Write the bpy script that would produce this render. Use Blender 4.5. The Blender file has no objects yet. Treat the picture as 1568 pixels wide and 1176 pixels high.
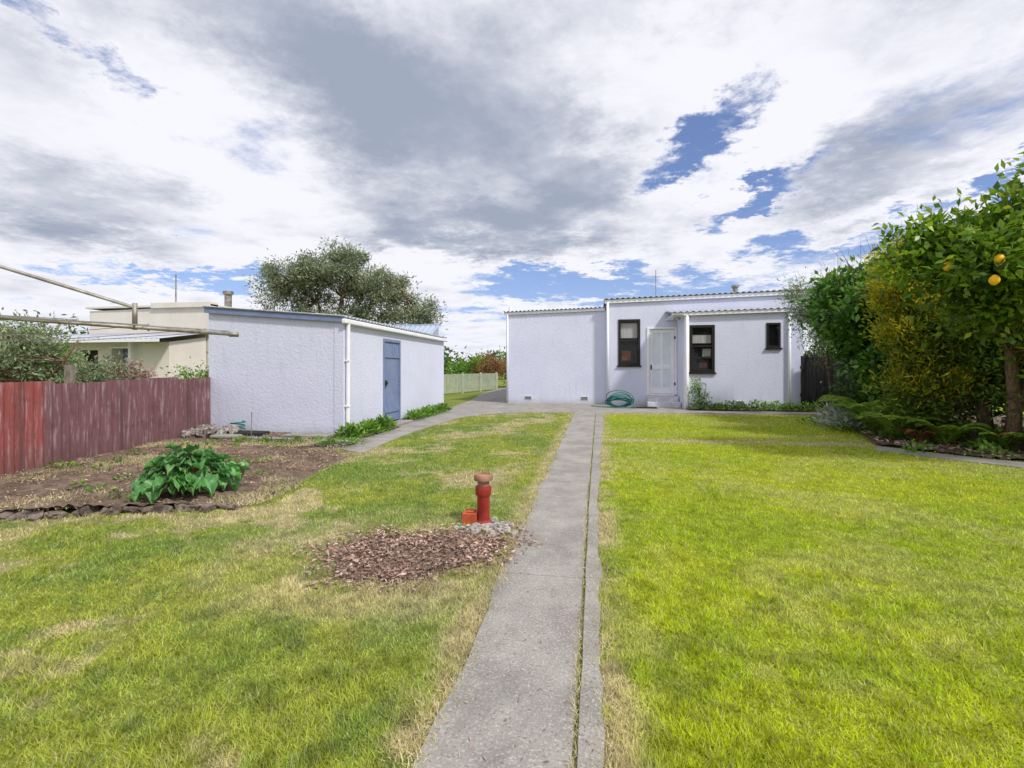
import bpy, math, random, bmesh
import numpy as np
from mathutils import Vector, Matrix, noise as mnoise
random.seed(4); rng=np.random.default_rng(4)
sc=bpy.context.scene
sc.view_settings.view_transform='Standard'; sc.view_settings.look='None'; sc.view_settings.exposure=0

# ------------------------------------------------------------ node helpers
class NT:
    def __init__(s,nt): s.nt=nt
    def n(s,t,**k):
        x=s.nt.nodes.new(t)
        for a,b in k.items(): setattr(x,a,b)
        return x
    def put(s,inp,v):
        if isinstance(v,bpy.types.NodeSocket): s.nt.links.new(v,inp)
        elif v is not None:
            if isinstance(v,(tuple,list)) and inp.type=='RGBA' and len(v)==3: v=(*v,1)
            inp.default_value=v
    def m(s,op,*a,clamp=False):
        x=s.n('ShaderNodeMath',operation=op,use_clamp=clamp)
        for i,v in enumerate(a): s.put(x.inputs[i],v)
        return x.outputs[0]
    def vm(s,op,*a):
        x=s.n('ShaderNodeVectorMath',operation=op)
        for i,v in enumerate(a): s.put(x.inputs[i],v)
        return x.outputs[1] if op in('DOT_PRODUCT','LENGTH') else x.outputs[0]
    def scale(s,v,k):
        x=s.n('ShaderNodeVectorMath',operation='MULTIPLY'); s.put(x.inputs[0],v); s.put(x.inputs[1],k if isinstance(k,(tuple,list)) else (k,k,k)); return x.outputs[0]
    def mix(s,f,a,b,bt='MIX'):
        x=s.n('ShaderNodeMix',data_type='RGBA',blend_type=bt)
        s.put(x.inputs[0],f); s.put(x.inputs[6],a); s.put(x.inputs[7],b); return x.outputs[2]
    def noise(s,v,scale,detail=4,rough=.55,dist=0,col=False):
        x=s.n('ShaderNodeTexNoise'); s.put(x.inputs['Vector'],v)
        x.inputs['Scale'].default_value=scale; x.inputs['Detail'].default_value=detail
        x.inputs['Roughness'].default_value=rough; x.inputs['Distortion'].default_value=dist
        return x.outputs[1 if col else 0]
    def mr(s,v,a,b,c=0.,d=1.,smooth=True):
        x=s.n('ShaderNodeMapRange',interpolation_type='SMOOTHSTEP' if smooth else 'LINEAR')
        for i,q in enumerate((v,a,b,c,d)): s.put(x.inputs[i],q)
        return x.outputs[0]
    def pos(s): return s.n('ShaderNodeNewGeometry').outputs['Position']
    def sep(s,v):
        x=s.n('ShaderNodeSeparateXYZ'); s.put(x.inputs[0],v); return x.outputs
    def bump(s,h,strength=.5,dist=.01):
        x=s.n('ShaderNodeBump'); x.inputs['Strength'].default_value=strength; x.inputs['Distance'].default_value=dist
        s.put(x.inputs['Height'],h); return x.outputs[0]
    def attr(s,name,out='Fac'):
        return s.n('ShaderNodeAttribute',attribute_name=name).outputs[out]
def newmat(name):
    m=bpy.data.materials.new(name); m.use_nodes=True
    t=NT(m.node_tree); b=m.node_tree.nodes['Principled BSDF']
    return m,t,b
def mat(name,c1,c2=None,sc_=4,rough=.8,bs=0,bd=.01,bump_scale=40,metal=0,spec=.3,stretch=(1,1,1),lo=.35,hi=.65,grime=0):
    m,t,b=newmat(name); p=t.scale(t.pos(),stretch)
    c2=c2 or tuple(x*.8 for x in c1)
    f=t.mr(t.noise(p,sc_,5,.6),lo,hi)
    c=t.mix(f,c1,c2)
    t.put(b.inputs['Base Color'],c); b.inputs['Roughness'].default_value=rough
    b.inputs['Metallic'].default_value=metal; b.inputs['Specular IOR Level'].default_value=spec
    if bs: t.put(b.inputs['Normal'],t.bump(t.noise(t.pos(),bump_scale,4,.6),bs,bd))
    return m

# ------------------------------------------------------------ mesh helpers
def parent_empty(name,loc=(0,0,0)):
    e=bpy.data.objects.new(name,None); e.location=loc; e.empty_display_size=.2
    sc.collection.objects.link(e); return e
def setp(o,p):
    if p is not None:
        o.parent=p; o.matrix_parent_inverse=Matrix.Translation(-Vector(p.location))
def link(name,me,mt,p=None,smooth=False):
    o=bpy.data.objects.new(name,me); sc.collection.objects.link(o)
    if mt: me.materials.append(mt)
    if smooth:
        me.polygons.foreach_set('use_smooth',[True]*len(me.polygons))
    setp(o,p); return o
class MB:
    def __init__(s): s.v=[]; s.f=[]
    def box(s,x0,x1,y0,y1,z0,z1):
        b=len(s.v)
        s.v+=[(x0,y0,z0),(x1,y0,z0),(x1,y1,z0),(x0,y1,z0),(x0,y0,z1),(x1,y0,z1),(x1,y1,z1),(x0,y1,z1)]
        s.f+=[tuple(b+i for i in q) for q in((0,3,2,1),(4,5,6,7),(0,1,5,4),(1,2,6,5),(2,3,7,6),(3,0,4,7))]
    def quad(s,*q):
        b=len(s.v); s.v+=list(q); s.f.append(tuple(range(b,b+len(q))))
    def tube(s,pts,rad,n=8,cap=True):
        pts=[Vector(p) for p in pts]
        if not isinstance(rad,(list,tuple)): rad=[rad]*len(pts)
        b=len(s.v); up=None
        for i,p in enumerate(pts):
            d=(pts[min(i+1,len(pts)-1)]-pts[max(i-1,0)])
            if d.length<1e-6: d=Vector((0,0,1))
            d.normalize()
            if up is None: up=d.orthogonal().normalized()
            else:
                up=(up-d*up.dot(d)); up=up.normalized() if up.length>1e-5 else d.orthogonal().normalized()
            w=d.cross(up)
            for k in range(n):
                a=2*math.pi*k/n; s.v.append(tuple(p+(up*math.cos(a)+w*math.sin(a))*rad[i]))
        for i in range(len(pts)-1):
            for k in range(n):
                s.f.append((b+i*n+k,b+i*n+(k+1)%n,b+(i+1)*n+(k+1)%n,b+(i+1)*n+k))
        if cap:
            s.f.append(tuple(b+k for k in range(n))[::-1]); e=b+(len(pts)-1)*n; s.f.append(tuple(e+k for k in range(n)))
    def obj(s,name,mt,p=None,smooth=False,bevel=0):
        me=bpy.data.meshes.new(name); me.from_pydata(s.v,[],s.f); me.update()
        o=link(name,me,mt,p,smooth)
        if bevel:
            m=o.modifiers.new('b','BEVEL'); m.width=bevel; m.segments=2; m.limit_method='ANGLE'
        return o
def box(name,x0,x1,y0,y1,z0,z1,mt,p=None,bevel=.004):
    b=MB(); b.box(x0,x1,y0,y1,z0,z1); return b.obj(name,mt,p,bevel=bevel)
def npmesh(name,V,k,mt,p=None,rnd=None,col=None):
    n=len(V); me=bpy.data.meshes.new(name)
    me.vertices.add(n*k); me.vertices.foreach_set('co',V.astype(np.float32).ravel())
    me.loops.add(n*k); me.loops.foreach_set('vertex_index',np.arange(n*k,dtype=np.int32))
    me.polygons.add(n); me.polygons.foreach_set('loop_start',np.arange(0,n*k,k,dtype=np.int32))
    me.update(calc_edges=True)
    if rnd is not None:
        a=me.attributes.new('rnd','FLOAT','POINT'); a.data.foreach_set('value',np.repeat(rnd,k).astype(np.float32))
    if col is not None:
        a=me.attributes.new('col','FLOAT_COLOR','POINT'); a.data.foreach_set('color',np.repeat(np.c_[col,np.ones(n)],k,axis=0).astype(np.float32).ravel())
    return link(name,me,mt,p)
def nrm(a): return a/np.maximum(np.linalg.norm(a,axis=1,keepdims=True),1e-9)
def leaves(name,C,D,L,W,mt,p=None,N=None,rnd=None,fold=.15):
    n=len(C); D=nrm(D)
    if N is None: N=rng.normal(size=(n,3))+np.array([0,0,1.0])
    S=nrm(np.cross(D,N)); N=np.cross(S,D)
    L=np.broadcast_to(np.asarray(L,float),(n,))[:,None]; W=np.broadcast_to(np.asarray(W,float),(n,))[:,None]
    V=np.stack([C,C+D*L*.45+S*W*.5+N*W*fold,C+D*L-N*L*.08,C+D*L*.45-S*W*.5+N*W*fold],1)
    if rnd is None: rnd=rng.random(n)
    return npmesh(name,V,4,mt,p,rnd)
def sheet(name,pts,z,mt,thick=0,p=None):
    b=MB(); n=len(pts)
    b.v=[(x,y,z) for x,y in pts]; b.f=[tuple(range(n))]
    if thick:
        b.v+=[(x,y,z-thick) for x,y in pts]
        for i in range(n): b.f.append((i,i+n,(i+1)%n+n,(i+1)%n))
    me=bpy.data.meshes.new(name); me.from_pydata(b.v,[],b.f); me.update()
    bm=bmesh.new(); bm.from_mesh(me); bmesh.ops.triangulate(bm,faces=[f for f in bm.faces if len(f.verts)>4]); bmesh.ops.recalc_face_normals(bm,faces=bm.faces); bm.to_mesh(me); bm.free()
    return link(name,me,mt,p)
def inpoly(x,y,P):
    r=np.zeros(len(x),bool); n=len(P)
    for i in range(n):
        x0,y0=P[i]; x1,y1=P[(i+1)%n]
        c=((y0>y)!=(y1>y)); xi=(x1-x0)*(y-y0)/(y1-y0+1e-12)+x0
        r^=c&(x<xi)
    return r
TAB=np.random.default_rng(11).random((256,256))
def vn(x,y):
    xi=np.floor(x).astype(int); yi=np.floor(y).astype(int); fx=x-xi; fy=y-yi; fx=fx*fx*(3-2*fx); fy=fy*fy*(3-2*fy)
    g=lambda a,b: TAB[a%256,b%256]
    return (g(xi,yi)*(1-fx)+g(xi+1,yi)*fx)*(1-fy)+(g(xi,yi+1)*(1-fx)+g(xi+1,yi+1)*fx)*fy
def fbm(x,y,s,o=4,r=.55,off=0):
    t=0;a=1;n=0
    for i in range(o):
        t=t+a*vn((x*.8+y*.6)*s+off+i*17.3,(y*.8-x*.6)*s+off*1.7+i*9.1); n+=a; a*=r; s*=2.03
    return t/n
def sst(v,a,b):
    t=np.clip((v-a)/(b-a),0,1); return t*t*(3-2*t)
def lerp(a,b,f):
    f=np.asarray(f)[:,None]; return np.asarray(a)*(1-f)+np.asarray(b)*f

# ------------------------------------------------------------ camera
cam=bpy.data.cameras.new('camera'); co=bpy.data.objects.new('camera',cam); sc.collection.objects.link(co)
co.location=(0,0,1.35); co.rotation_euler=(math.radians(90),0,math.radians(9.66))
cam.sensor_width=36; cam.lens=17; cam.shift_y=-23/1568; cam.clip_start=.05; cam.clip_end=2000
sc.camera=co

# ------------------------------------------------------------ light and sky
S=Vector((.55,-.38,.76)).normalized()
el=math.asin(S.z); az=math.atan2(S.x,S.y)
sl=bpy.data.lights.new('sun','SUN'); sl.energy=3.5; sl.angle=math.radians(6); sl.color=(1,.96,.90)
so=bpy.data.objects.new('sun',sl); so.rotation_euler=S.to_track_quat('Z','Y').to_euler(); sc.collection.objects.link(so)
w=bpy.data.worlds.new('World'); sc.world=w; w.use_nodes=True; t=NT(w.node_tree)
for x in list(w.node_tree.nodes): w.node_tree.nodes.remove(x)
sky=t.n('ShaderNodeTexSky',sky_type='NISHITA',sun_disc=False,sun_elevation=el,sun_rotation=az,air_density=1.0,dust_density=.4,ozone_density=2.0)
d=t.vm('NORMALIZE',t.n('ShaderNodeTexCoord').outputs['Generated'])
x,y,z=t.sep(d)
den=t.m('ADD',t.m('MAXIMUM',z,0.0),.10)
cx=t.n('ShaderNodeCombineXYZ'); t.put(cx.inputs[0],t.m('DIVIDE',x,den)); t.put(cx.inputs[1],t.m('DIVIDE',y,den)); pc=cx.outputs[0]
warp=t.scale(t.vm('SUBTRACT',t.noise(pc,2.6,6,.72,col=True),(.5,.5,.5)),(.34,.34,.26))
dw=t.vm('ADD',d,warp)
def blob(azd,eld,ra,re,roll,amp):
    A=math.radians(azd);E=math.radians(eld);r=math.radians(roll)
    c=Vector((math.sin(A)*math.cos(E),math.cos(A)*math.cos(E),math.sin(E)))
    e=Vector((math.cos(A),-math.sin(A),0)); n=Vector((-math.sin(E)*math.sin(A),-math.sin(E)*math.cos(A),math.cos(E)))
    e2=e*math.cos(r)+n*math.sin(r); n2=n*math.cos(r)-e*math.sin(r)
    df=t.vm('SUBTRACT',dw,tuple(c))
    a=t.m('DIVIDE',t.vm('DOT_PRODUCT',df,tuple(e2)),math.radians(ra)); b=t.m('DIVIDE',t.vm('DOT_PRODUCT',df,tuple(n2)),math.radians(re))
    q=t.m('SQRT',t.m('ADD',t.m('MULTIPLY',a,a),t.m('MULTIPLY',b,b)))
    return t.mr(q,.1,1.7,amp,0.)
n1=t.noise(pc,.95,8,.62,.25)
dens=t.m('ADD',n1,.13)
for B in [(11.5,24,6.5,2.5,30,-.255),(-57,28.5,8,2.3,-25,-.29),(-3.0,9.6,12,2.5,0,-.33),(16.5,17.0,6,1.5,25,-.22),
          (26,11,15,3.0,12,-.26),(38,16,6,1.3,25,-.18),(-43,9.2,11,1.3,0,-.22),(-28,5.5,14,2.0,0,-.08)]:
    dens=t.m('ADD',dens,blob(*B))
cover=t.mr(dens,.40,.55)
gb=None
for B in [(-16,27,17,10,-10,.30),(-36,33,12,6,-25,.22),(29,19,10,3.4,12,.26),(-12,16.0,17,2.6,3,.22),(-50,14,10,3.2,0,.18),(18,38,12,5,0,.24),(40,32,8,5,0,.20),(0,21,6,3,15,.12),
          (5,29,7,5,50,-.14),(-40,21,9,3.5,-20,-.16),(20,23,6,2.5,30,-.18),(-25,12,12,1.6,0,-.12)]:
    q=blob(*B); gb=q if gb is None else t.m('ADD',gb,q)
n2=t.noise(pc,1.7,7,.56,.2)
dd=t.m('ADD',t.m('ADD',t.m('MULTIPLY',dens,.45),.22),t.m('ADD',gb,t.m('MULTIPLY',t.m('SUBTRACT',n2,.5),.75)))
grey=t.mr(dd,.44,.88)
cc=t.mix(grey,(9.4,9.4,10.1),(3.6,4.1,5.2))
hz=t.mr(z,0.0,.14,1,0)
cc=t.mix(t.m('MULTIPLY',hz,.6),cc,(8.8,9.0,9.9))
skyc=t.mix(1.0,sky.outputs[0],(.95,1.0,1.30),'MULTIPLY')
skyc=t.mix(t.mr(z,.0,.34,.50,.14),skyc,(4.6,6.2,9.6))
fin=t.mix(cover,skyc,cc)
bg=t.n('ShaderNodeBackground'); t.put(bg.inputs[0],fin); bg.inputs[1].default_value=.1
o=t.n('ShaderNodeOutputWorld'); w.node_tree.links.new(bg.outputs[0],o.inputs[0])

# ------------------------------------------------------------ lawn colour (shared by ground sheet and blades)
def right_x(Y): return np.where(Y<5,.03,.03+(Y-5)*.025)
def lawn_rgb(X,Y):
    a=sst(fbm(X,Y,1.1,4,.6,3),.35,.65)
    g=lerp((.20,.33,.030),(.38,.44,.030),a)
    g=lerp(g,(.12,.25,.035),sst(fbm(X,Y,7,3,.6,9),.5,.75)*.65)
    right=sst(X,-1.2,.6)
    g=lerp(g,np.array((.30,.33,.11)),(1-right)*.35)
    g=lerp(g,np.array((.54,.60,.015)),right*.50)
    n=fbm(X,Y,.8,5,.62,31)*.70+fbm(X,Y,5,3,.7,5)*.30
    dry=sst(n,.485,.605)*(.95-.68*right)
    dry*=1-.7*(sst(X,-1.25,-.85)*sst(-X,.6,.8))
    e=1-sst(np.minimum(np.abs(X+.63),np.abs(X-right_x(Y)-.02)),.03,.24)
    e*=sst(fbm(X,Y,3.2,4,.6,14),.36,.56)*.9+.1
    c=(1-sst(np.abs(Y-9.35-.04*X),.08,.34))*right*(1-sst(X,4.9,5.5))*(.6+.4*sst(fbm(X,Y,3,3,.6,2),.3,.5))
    c2=(1-sst(np.abs(Y-15.0),.1,.5))*(X>-2.5)*.7
    r=np.hypot((X+1.45)*.62,(Y-3.3)*.85)
    r=(1-sst(r,.42,1.10))*(.25+.65*sst(fbm(X,Y,2.2,4,.6,7),.38,.6))
    f=np.maximum.reduce([dry,e,c,c2,r])*(Y<20)
    st=lerp((.70,.60,.38),(.50,.42,.24),fbm(X,Y,11,3))
    return lerp(g,st,f*.88)
mlawn,t,b=newmat('lawn_ground')
c=t.attr('col','Color'); c=t.mix(t.mr(t.noise(t.pos(),60,3,.7),.35,.7,.1,.6),c,(.10,.11,.04))
t.put(b.inputs['Base Color'],c); b.inputs['Roughness'].default_value=.95; b.inputs['Specular IOR Level'].default_value=.1
t.put(b.inputs['Normal'],t.bump(t.noise(t.pos(),55,3,.7),.8,.02))
xs=np.concatenate([-np.geomspace(600,10.5,40),np.arange(-10,10,.07),np.geomspace(10.5,600,40)])
ys=np.concatenate([-np.geomspace(600,1.3,40),np.arange(-1,17,.07),np.geomspace(17.5,600,60)])
XX,YY=np.meshgrid(xs,ys); nx,nyy=len(xs),len(ys)
me=bpy.data.meshes.new('ground'); V=np.c_[XX.ravel(),YY.ravel(),np.zeros(nx*nyy)]
me.vertices.add(len(V)); me.vertices.foreach_set('co',V.astype(np.float32).ravel())
ii,jj=np.meshgrid(np.arange(nyy-1),np.arange(nx-1),indexing='ij'); q=(ii*nx+jj).ravel(); Fq=np.stack([q,q+1,q+nx+1,q+nx],1).astype(np.int32)
me.loops.add(Fq.size); me.loops.foreach_set('vertex_index',Fq.ravel()); me.polygons.add(len(Fq)); me.polygons.foreach_set('loop_start',np.arange(0,Fq.size,4,dtype=np.int32)); me.update(calc_edges=True)
cl=np.clip(lawn_rgb(V[:,0],V[:,1])*.72,0,.7)
a_=me.attributes.new('col','FLOAT_COLOR','POINT'); a_.data.foreach_set('color',np.c_[cl,np.ones(len(cl))].astype(np.float32).ravel())
link('ground',me,mlawn)
def leafy(name,fn,trans=.35,rough=.55,spec=.25):
    m,t,b=newmat(name); c=fn(t); t.put(b.inputs['Base Color'],c)
    b.inputs['Roughness'].default_value=rough; b.inputs['Specular IOR Level'].default_value=spec
    tr=t.n('ShaderNodeBsdfTranslucent'); t.put(tr.inputs[0],c); mx=t.n('ShaderNodeMixShader'); mx.inputs[0].default_value=trans
    m.node_tree.links.new(b.outputs[0],mx.inputs[1]); m.node_tree.links.new(tr.outputs[0],mx.inputs[2])
    m.node_tree.links.new(mx.outputs[0],m.node_tree.nodes['Material Output'].inputs[0]); return m
mblade=leafy('grass_blades',lambda t:t.attr('col','Color'),.4,.6,.2)
def leafmat(name,c1,c2,c3,trans=.3,rough=.45,spec=.35):
    def f(t):
        r=t.attr('rnd'); c=t.mix(t.mr(r,0,.6),c1,c2); c=t.mix(t.mr(r,.6,1),c,c3)
        return t.mix(1.0,c,t.mix(t.mr(t.noise(t.pos(),1.6,2),.35,.65),(.75,.75,.75),(1.25,1.25,1.2)),'MULTIPLY')
    return leafy(name,f,trans,rough,spec)

# ------------------------------------------------------------ concrete
mconc,t,b=newmat('concrete'); p=t.pos()
c=t.mix(t.mr(t.noise(p,2.2,5,.65),.3,.7),(.225,.21,.195),(.335,.315,.29))
c=t.mix(t.mr(t.noise(p,90,2,.6),.52,.68,0,.5),c,(.54,.51,.47))
c=t.mix(t.mr(t.noise(p,70,2,.7),.54,.7,0,.6),c,(.10,.09,.08))
c=t.mix(t.mr(t.noise(p,1.1,6,.7,.6),.48,.70,0,.55),c,(.155,.14,.13))
c=t.mix(t.mr(t.noise(p,6,5,.7,.2),.60,.74,0,.5),c,(.45,.42,.38))
X_,Y_,Z_=t.sep(p)
j=t.m('ABSOLUTE',t.m('SUBTRACT',t.m('FRACT',t.m('ADD',t.m('DIVIDE',t.m('ADD',Y_,t.m('MULTIPLY',t.noise(p,4,3),.03)),2.45),.22)),.5))
c=t.mix(t.mr(j,.001,.003,.4,0),c,(.08,.07,.06))
t.put(b.inputs['Base Color'],c); b.inputs['Roughness'].default_value=.9; b.inputs['Specular IOR Level'].default_value=.2
t.put(b.inputs['Normal'],t.bump(t.noise(p,80,3,.7),.5,.008))
msoil=mat('soil',(.22,.16,.12),(.12,.085,.065),5,.95,1,.03,30,spec=.1)
def wob(p0,p1,n,a):
    out=[]
    for i in range(n):
        f=i/n; X=p0[0]+(p1[0]-p0[0])*f; Y=p0[1]+(p1[1]-p0[1])*f
        k=(mnoise.noise(Vector((X*2.3,Y*2.3,7)))+.6*mnoise.noise(Vector((X*8,Y*8,7))))*a; L=math.hypot(p1[0]-p0[0],p1[1]-p0[1])
        out.append((X-(p1[1]-p0[1])/L*k,Y+(p1[0]-p0[0])/L*k))
    return out
PATH=wob((-.59,-3),(-.085,-3),1,0)+wob((-.085,-3),(-.07,5),60,.008)+wob((-.07,5),(.03,14.99),40,.012)+wob((.03,14.99),(-.6,14.99),2,0)+wob((-.6,14.99),(-.59,-3),150,.035)
STRIP=wob((-.066,-3),(.02,-3),1,0)+wob((.02,-3),(.035,5),60,.03)+wob((.035,5),(.28,14.99),40,.04)+wob((.28,14.99),(.05,14.99),1,0)+wob((.05,14.99),(-.050,5),30,.006)+wob((-.050,5),(-.066,-3),40,.006)
pg=parent_empty('garden_path')
sheet('path_slab',PATH,.014,mconc,.012,pg); sheet('path_edging_strip',STRIP,.020,mconc,.018,pg)
YARD=[(-4.85,7.55),(-4.2,7.5),(-3.65,7.2),(-3.75,8.5),(-3.8,10),(-3.75,11.5),(-3.65,12.8),(-3.2,14.0),(-2.2,14.8),(-1.2,15),(.28,15),(2.6,15.3),(4.8,15.5),(7.2,15.6),(7.2,16.35),(3.0,16.35),(3.0,18.4),(-3.4,18.6),(-3.4,34),(-6.6,34),(-6.1,26),(-5.2,20),(-4.87,16)]
sheet('concrete_yard',YARD,.012,mconc,.010)
SIDE=[(4.85,9.35),(5.3,8.75),(6.0,8.15),(7.2,7.5),(9,6.8),(9,6.2),(7.0,6.95),(5.8,7.6),(5.1,8.25),(4.6,8.95)]
sheet('side_path',SIDE,.012,mconc,.010)

# ------------------------------------------------------------ garden beds
BED=[(-6.9,3.0),(-5.28,3.52),(-4.3,3.9),(-3.35,4.2),(-3.3,4.6),(-3.55,5.8),(-3.7,6.9),(-4.25,7.45),(-4.85,7.55),(-4.9,8.75),(-7.9,8.78),(-7.75,8.6),(-7.4,6.8),(-7.1,5)]
def segd(X,Y,a,b):
    ax,ay=a;bx,by=b; L2=(bx-ax)**2+(by-ay)**2; f=max(0,min(1,((X-ax)*(bx-ax)+(Y-ay)*(by-ay))/L2)); return math.hypot(X-ax-f*(bx-ax),Y-ay-f*(by-ay))
def bedmesh(name,P,mt,hgt,step=.05,soft=None):
    xs=np.arange(min(p[0] for p in P),max(p[0] for p in P),step); ys=np.arange(min(p[1] for p in P),max(p[1] for p in P),step)
    XX,YY=np.meshgrid(xs,ys); inn=inpoly(XX.ravel(),YY.ravel(),P).reshape(XX.shape); V=[];idx={}
    F=[]
    def vi(i,j):
        if (i,j) not in idx:
            X=xs[j];Y=ys[i]; h=hgt+.03*mnoise.noise(Vector((X*1.5,Y*1.5,0)))+.022*mnoise.noise(Vector((X*7,Y*7,3)))+.02*mnoise.noise(Vector((X*18,Y*18,3)))
            if soft:
                dd_=min(segd(X,Y,soft[k],soft[k+1]) for k in range(len(soft)-1)); h*=min(1,dd_/.5); h-=.014*max(0,1-dd_/.15)
                h+=.006
            else: h=max(.012,h)
            idx[(i,j)]=len(V); V.append((X,Y,h))
        return idx[(i,j)]
    for i in range(len(ys)-1):
        for j in range(len(xs)-1):
            if inn[i,j] or inn[i+1,j+1]: F.append((vi(i,j),vi(i,j+1),vi(i+1,j+1),vi(i+1,j)))
    me=bpy.data.meshes.new(name); me.from_pydata(V,[],F); me.update(); return link(name,me,mt,smooth=True)
bedmesh('garden_bed',BED,msoil,.06,.045,[(-3.35,4.2),(-3.3,4.6),(-3.55,5.8),(-3.7,6.9),(-4.25,7.45),(-4.85,7.55)])
RB=[(4.9,9.5),(5.35,8.85),(6.1,8.2),(7.3,7.6),(9.5,6.9),(12,7),(12,19),(8,18),(7.25,15.5),(6.3,15.3),(6.2,13.5),(5.5,11.2)]
bedmesh('shrub_bed',RB,msoil,.04,.1)
SB=[(-4.84,8.0),(-4.4,8.0),(-4.38,10.5),(-4.84,10.6)]
bedmesh('side_bed',SB,msoil,.03)
bedmesh('house_bed',[(3.05,16.4),(7.1,16.4),(7.1,16.98),(3.05,16.98)],msoil,.04)

mchip=leafmat('mulch_chips',(.17,.10,.075),(.34,.225,.18),(.55,.42,.35),0.02,.9,.1)
def in_ellipse(x,y,cx,cy,a,b,rot,k=1):
    c,s=math.cos(rot),math.sin(rot); u=(x-cx)*c+(y-cy)*s; v=-(x-cx)*s+(y-cy)*c
    th=np.arctan2(v,u); w_=1+.10*np.sin(3*th+1)+.06*np.sin(7*th)+.04*np.sin(13*th+2)
    return (u/a)**2+(v/b)**2<(k*w_)**2
MU=(-1.30,3.36,.74,.50,math.radians(22))
P=[]
for i in range(48):
    a=2*math.pi*i/48; r=1+.10*math.sin(3*a+1)+.06*math.sin(7*a)
    u=MU[2]*r*math.cos(a)*.85; v=MU[3]*r*math.sin(a)*.85; P.append((MU[0]+u*math.cos(MU[4])-v*math.sin(MU[4]),MU[1]+u*math.sin(MU[4])+v*math.cos(MU[4])))
sheet('mulch_soil',P,.008,msoil)
q=rng.uniform(-1.2,1.2,(22000,2))+np.array([MU[0],MU[1]])
kk=.72+.55*rng.random(len(q))
q=q[in_ellipse(q[:,0],q[:,1],*MU,k=kk)]; n=len(q)
C=np.c_[q,rng.uniform(.01,.035,n)]; D=np.c_[rng.normal(size=(n,2)),rng.normal(size=n)*.35]
leaves('mulch_patch',C,D,rng.uniform(.015,.055,n),rng.uniform(.006,.022,n),mchip,N=np.c_[rng.normal(size=(n,2))*.6,np.ones(n)],fold=.0)
q=np.c_[rng.uniform(-8,-3.1,30000),rng.uniform(3,8.8,30000)]
BEDX=[(x_+(.12 if x_>-5 else 0),y_) for x_,y_ in BED]
q=q[inpoly(q[:,0],q[:,1],BEDX)]; q=q[rng.random(len(q))<.25+.75*sst(fbm(q[:,0],q[:,1],1.0,4,.6,21),.42,.6)]; n=len(q)
dE=np.clip((-3.45-q[:,0])/.5,0.15,1)
C=np.c_[q,.02+.05*dE+rng.uniform(0,.02,n)]; D=np.c_[rng.normal(size=(n,2)),rng.normal(size=n)*.35]
leaves('bed_litter',C,D,rng.uniform(.01,.05,n),rng.uniform(.004,.018,n),leafmat('bed_litter',(.15,.10,.075),(.30,.21,.15),(.52,.41,.27),.05,.9,.1),N=np.c_[rng.normal(size=(n,2))*.6,np.ones(n)],fold=0)
q=np.c_[rng.uniform(4.8,9,9000),rng.uniform(7,16,9000)]; q=q[inpoly(q[:,0],q[:,1],RB)]; n=len(q)
leaves('shrub_bed_litter',np.c_[q,np.full(n,.07)],np.c_[rng.normal(size=(n,2)),rng.normal(size=n)*.3],.07,.035,mchip,fold=0)

# ------------------------------------------------------------ grass blades
def blades(name,X,Y,z0,hgt,wid,mt,lean=.55,col=None):
    n=len(X); B=np.c_[X,Y,np.broadcast_to(z0,(n,))]
    a=rng.uniform(0,2*math.pi,n); sd=np.c_[np.cos(a),np.sin(a),np.zeros(n)]
    T=np.c_[rng.normal(size=(n,2))*lean,np.ones(n)]; T=nrm(T)*hgt[:,None]
    w_=wid[:,None] if isinstance(wid,np.ndarray) else wid
    V=np.stack([B-sd*w_*.5,B+sd*w_*.5,B+T],1)
    return npmesh(name,V,3,mt,None,rng.random(n),col)
N=800000
r=np.exp(rng.uniform(math.log(1.25),math.log(19),N)); a=rng.uniform(math.radians(-66),math.radians(60),N)-math.radians(9.66)
X=r*np.sin(a); Y=r*np.cos(a)
rag=(fbm(X,Y,5,4,.65,50)-.5)*.22
jx=X+rag*.8; jy=Y+rag*.8
ok=~((X>-.6+rag*.9)&(X<right_x(Y)-.01-rag*.5)&(Y<15)&(Y>-3))
ok&=~inpoly(jx,jy,YARD); ok&=~inpoly(jx,jy,SIDE); ok&=~inpoly(jx,jy,BED); ok&=~inpoly(jx,jy,RB)
ok&=~in_ellipse(X,Y,*MU,k=.9+rag*1.3); ok&=~((Y>15.3)&(X>-4)); ok&=(X>-9)
X=X[ok];Y=Y[ok];r=r[ok]; n=len(X)
cl=lawn_rgb(X,Y); rd=rng.random(n)
cl=cl*(.75+.85*rd)[:,None]
pale=(rng.random(n)<.11); cl[pale]=cl[pale]*.35+np.array([.62,.55,.34])*.65
dk=sst(fbm(X,Y,14,3,.6,70),.3,.62); cl*=(.76+.34*dk)[:,None]
cl=np.clip(cl,0,.88)
dens_=fbm(X,Y,8,3,.6,77); hgt=rng.uniform(.012,.034,n)*(.65+.9*sst(dens_,.3,.7))
blades('lawn_grass',X,Y,0.,hgt,.0034*(1+r/3.2),mblade,.75,cl)
mstraw=leafmat('dry_grass',(.50,.42,.24),(.66,.58,.38),(.34,.38,.12),.3,.7,.1)
Xs=[];Ys=[]
for k in range(420):
    yy=float(np.exp(rng.uniform(math.log(1.2),math.log(14)))); ed=rng.integers(0,3)
    xx={0:-.61,1:float(right_x(np.array(yy))),2:(-.073 if yy<5 else -.065+(yy-5)*.01)}[int(ed)]
    m_=int(rng.integers(8,60)) if ed<2 else int(rng.integers(5,25)); sp=.04 if ed<2 else .008
    Xs.append(xx+rng.normal(size=m_)*sp); Ys.append(yy+rng.normal(size=m_)*.07)
Xs=np.concatenate(Xs);Ys=np.concatenate(Ys)
blades('path_edge_grass',Xs,Ys,.01,rng.uniform(.015,.05,len(Xs)),.0045,mstraw,1.4)
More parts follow.
